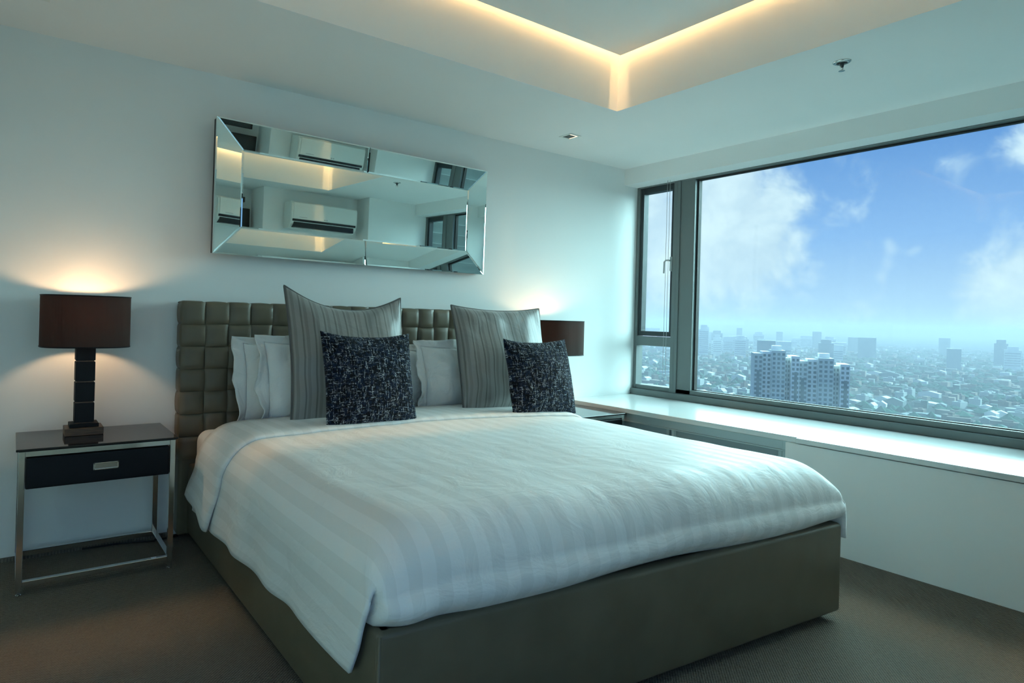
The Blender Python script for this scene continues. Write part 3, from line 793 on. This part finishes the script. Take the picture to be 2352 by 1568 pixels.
box('outlet', (-hw+.04, .12, .004), (hw-.04, .196, .066), 'screen_black', ac, .002, 1)
v = box('air_vane', (-hw+.06, -.004, -.030), (hw-.06, .004, .030), 'grey_plastic', ac, .002, 1); v.location = (0, .175, .018); v.rotation_euler = (.7, 0, 0)
tvo = empty('television', (.50, -3.74, 1.80)); tag(tvo, 'black flat television in the wall recess seen in the mirror', 'television')
box('screen', (-.42, .05, 0), (.42, .09, .51), 'screen_black', tvo, .006, 2); box('wall_bracket', (-.1, 0, .15), (.1, .05, .35), 'alu_dark', tvo, .002, 1)
sb = empty('wall_speaker_bar', (.66, -3.75, 2.38)); tag(sb, 'small black box on the wall above the television', 'speaker')
box('case', (-.2, .0, 0), (.2, .09, .06), 'screen_black', sb, .004, 2); box('grille', (-.18, .09, .01), (.18, .093, .05), 'alu_dark', sb, .001, 1)

# ------------------------------------------------------------------ the city far below
GZ = -120.0
CAMX, CAMY = -1.57, -3.48
def polar(az, d): a = math.radians(az); return CAMX + d*math.sin(a), CAMY + d*math.cos(a)
bm = bmesh.new()
gx = [40, 400, 900, 1600, 2600, 4000, 7000, 12000]
vs = [[bm.verts.new((x, y, GZ)) for y in (-9000, -4000, -1500, 0, 1500, 4000, 9000, 16000)] for x in gx]
for a, b in zip(vs, vs[1:]):
    for i in range(7): bm.faces.new((a[i], a[i+1], b[i+1], b[i]))
bmesh.ops.recalc_face_normals(bm, faces=bm.faces)
tag(from_bm('city_ground', bm, 'city_ground'), 'hazy ground of the city plain far below the window', None, None, 'structure')
rng = random.Random(11)
def house_mesh(kind, mat):
    bm = bmesh.new()
    if kind == 0: add_box(bm, (-.5, -.5, 0), (.5, .5, 1)); add_box(bm, (-.2, -.3, 1), (.15, .1, 1.25))
    elif kind == 1:
        add_box(bm, (-.5, -.5, 0), (.5, .5, .75))
        q = [bm.verts.new(p) for p in ((-.55, -.55, .75), (.55, -.55, .75), (.55, .55, .75), (-.55, .55, .75), (-.55, 0, 1.1), (.55, 0, 1.1))]
        for f in ((0, 1, 5, 4), (2, 3, 4, 5), (1, 2, 5), (3, 0, 4)): bm.faces.new([q[i] for i in f])
    else: add_box(bm, (-.5, -.5, 0), (.5, .0, 1)); add_box(bm, (-.5, 0, 0), (0, .5, .7))
    me = bpy.data.meshes.new('low_house'); bm.to_mesh(me); bm.free(); me.materials.append(MATS[mat]); return me
HM = [house_mesh(k % 3, 'house_%d' % (k % 6)) for k in range(12)]
cand = []
TAKEN = set()
def claim(x, y, r):
    """free cells of a coarse street grid, so that no two buildings stand in each other"""
    q = 16.0; cells = [(i, j) for i in range(int((x-r)//q), int((x+r)//q)+1) for j in range(int((y-r)//q), int((y+r)//q)+1)]
    if any(c in TAKEN for c in cells): return False
    TAKEN.update(cells); return True
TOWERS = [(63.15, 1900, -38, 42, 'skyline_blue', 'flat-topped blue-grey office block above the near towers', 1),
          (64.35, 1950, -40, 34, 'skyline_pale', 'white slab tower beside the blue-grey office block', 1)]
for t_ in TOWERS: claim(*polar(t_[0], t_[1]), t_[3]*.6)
for a_ in (63.75, 66.85): claim(*polar(a_, 503), 30)
trng = random.Random(23)
while len(TOWERS) < 62:
    az = trng.choice([trng.uniform(53, 62), trng.uniform(53, 68), trng.uniform(53, 79.5)]); d = trng.uniform(2500, 4700); wd = trng.uniform(26, 60)
    if claim(*polar(az, d), wd*.65):
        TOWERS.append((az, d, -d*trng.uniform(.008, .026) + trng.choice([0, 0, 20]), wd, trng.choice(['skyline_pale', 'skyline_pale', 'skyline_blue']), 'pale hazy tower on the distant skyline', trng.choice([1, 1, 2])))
for _ in range(16000):
    az = rng.uniform(30, 120); d = 650*math.exp(rng.random()*2.1)
    wd = rng.choice([9, 11, 13, 16, 20, 28, 40])*rng.uniform(.8, 1.2); dp = rng.uniform(8, 18); hg = rng.choice([5, 6, 7, 8, 10, 13])*rng.uniform(.8, 1.2)
    if claim(*polar(az, d), max(wd, dp)*.5): cand.append((az, d, wd, dp, hg, rng.uniform(-.25, .25), rng.randrange(12)))
inview = sorted([c for c in cand if 53.5 < c[0] < 78.5 and 118/c[1] < .112], key=lambda c: c[1]/(c[2]**.5))
single = inview[:290]; ss = set(id(c) for c in single)
for c in single:
    az, d, wd, dp, hg, rz, k = c; x, y = polar(az, d)
    o = link('low_house', HM[k], None, None, (x, y, GZ)); o.scale = (dp, wd, hg); o.rotation_euler = (0, 0, rz)
    tag(o, 'small pale low-rise house in the hazy city below the window', 'building', 'low-rise houses of the city plain')
def mass(name, items, mats, label, cat):
    V, Fc, MI = [], [], []
    for az, d, wd, dp, hg, rz, k in items:
        x, y = polar(az, d); cs, sn = math.cos(rz), math.sin(rz); n = len(V)
        for zz in (0, hg):
            for a, b in ((-1, -1), (1, -1), (1, 1), (-1, 1)):
                px, py = a*dp/2, b*wd/2; V.append((x+px*cs-py*sn, y+px*sn+py*cs, GZ+zz))
        for f in ((4, 5, 6, 7), (0, 1, 5, 4), (1, 2, 6, 5), (2, 3, 7, 6), (3, 0, 4, 7)): Fc.append(tuple(n+i for i in f)); MI.append(k % 6)
    me = bpy.data.meshes.new(name); me.from_pydata(V, [], Fc)
    for m in mats: me.materials.append(MATS[m])
    me.polygons.foreach_set('material_index', MI); o = bpy.data.objects.new(name, me); C.objects.link(o); tag(o, label, cat, None, 'stuff')
mass('distant_houses', [c for c in cand if id(c) not in ss], ['house_%d' % i for i in range(6)], 'dense carpet of tiny houses across the hazy city plain', 'buildings')
V, Fc = [], []
for _ in range(13000):
    az = rng.uniform(30, 118); d = 650*math.exp(rng.random()*2.0); x, y = polar(az, d); r = rng.uniform(5, 13); h = rng.uniform(6, 14); n = len(V)
    if (int(x//16), int(y//16)) in TAKEN: continue
    for q in range(6): V.append((x+r*math.cos(q*PI/3), y+r*math.sin(q*PI/3), GZ+h*.45))
    V.append((x, y, GZ+h)); V.append((x, y, GZ))
    for q in range(6): Fc.append((n+q, n+(q+1) % 6, n+6)); Fc.append((n+(q+1) % 6, n+q, n+7))
me = bpy.data.meshes.new('distant_trees'); me.from_pydata(V, [], Fc); tag(link('distant_trees', me, 'tree_green'), 'blue-green tree canopy between the distant houses', 'trees', None, 'stuff')

# the pair of near apartment towers
def tower(az, d, ztop, wd, label, seed):
    x, y = polar(az, d); t = empty('apartment_tower', (x, y, GZ), (0, 0, math.radians(90-az)+.12))
    tag(t, label, 'tower', 'pair of near apartment towers')
    Ht = ztop-GZ
    # local: -x faces the room, y across
    secs = [(-.50, -.30, 2.0, -2.5), (-.30, -.10, -1.5, -1.2), (-.10, .20, 1.5, 0), (.20, .32, -2.5, -5), (.32, .50, 2.0, -3.4)]
    for i, (a, b, dx, dz) in enumerate(secs):
        box('wing', (-8-dx, -b*wd, 0), (9, -a*wd, Ht+dz), 'tower_light' if i in (1, 4) else 'tower_wall', t, 0)
    box('roof_house', (-4, -.14*wd, Ht), (5, .06*wd, Ht+3), 'tower_light', t, 0)
    V, Fc = [], []; r2_ = random.Random(seed)
    def quad(x, y0, y1, za, zb):
        n = len(V)
        for xx in (x-.25, x+.1):
            V.extend([(xx, y0, za), (xx, y1, za), (xx, y1, zb), (xx, y0, zb)])
        for f in ((0, 1, 2, 3), (0, 4, 5, 1), (1, 5, 6, 2), (2, 6, 7, 3), (3, 7, 4, 0)): Fc.append(tuple(n+i for i in f))
    for i, (a, b, dx, dz) in enumerate(secs):
        nwin = max(2, int((b-a)*wd/2.6)); z = Ht+dz-3.4
        xf = -8-dx
        while z > Ht-75:
            for k in range(nwin):
                y0 = -b*wd + (k+.22)*(b-a)*wd/nwin; y1 = y0 + (b-a)*wd/nwin*.56
                quad(xf, y0, y1, z, z+1.7)
            z -= 3.1
    # dark vertical slots
    for a in (-.40, .42):
        i = 0 if a < 0 else 4; n = len(V); quad(-8-secs[i][2]-.2, -(a+.03)*wd, -(a-.03)*wd, Ht-75, Ht-14)
    me = bpy.data.meshes.new('window_grid'); me.from_pydata(V, [], Fc); o = link('window_grid', me, 'tower_window', t); o['kind'] = 'stuff'
tower(63.75, 500, -15.5, 27, 'grey apartment tower, left one of the near pair', 1)
tower(66.85, 505, -19.5, 29, 'grey apartment tower, right one of the near pair', 2)
# skyline
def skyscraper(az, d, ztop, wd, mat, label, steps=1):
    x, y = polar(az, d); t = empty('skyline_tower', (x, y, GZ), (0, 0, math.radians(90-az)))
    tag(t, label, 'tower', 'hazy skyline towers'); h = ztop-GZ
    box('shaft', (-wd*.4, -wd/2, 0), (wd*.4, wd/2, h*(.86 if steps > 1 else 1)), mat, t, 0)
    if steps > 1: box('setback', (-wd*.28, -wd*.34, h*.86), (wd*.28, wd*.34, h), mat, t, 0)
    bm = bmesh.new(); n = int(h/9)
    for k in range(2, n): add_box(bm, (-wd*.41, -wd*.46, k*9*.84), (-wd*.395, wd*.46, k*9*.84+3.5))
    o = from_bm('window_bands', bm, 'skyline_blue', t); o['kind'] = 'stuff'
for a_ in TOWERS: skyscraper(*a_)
# haze layer over the city
bm = bmesh.new(); add_box(bm, (60, -9000, GZ-5), (12500, 14000, 40))
hm = bpy.data.materials.new('city_haze'); hm.use_nodes = True; t = NT(hm.node_tree); t.n.clear()
HC, HD = (.65, .68, .76, 1), .00032
vsn = t.new('ShaderNodeVolumeScatter', ins={'Color': HC, 'Density': HD, 'Anisotropy': 0.0})
vab = t.new('ShaderNodeVolumeAbsorption', ins={'Color': HC, 'Density': HD})
vad = t.new('ShaderNodeAddShader', ins={0: vsn.outputs[0], 1: vab.outputs[0]})
t.l.new(vad.outputs[0], t.new('ShaderNodeOutputMaterial').inputs['Volume'])
MATS['city_haze'] = hm
tag(from_bm('haze', bm, 'city_haze'), 'pale blue haze lying over the city', 'haze', None, 'stuff')
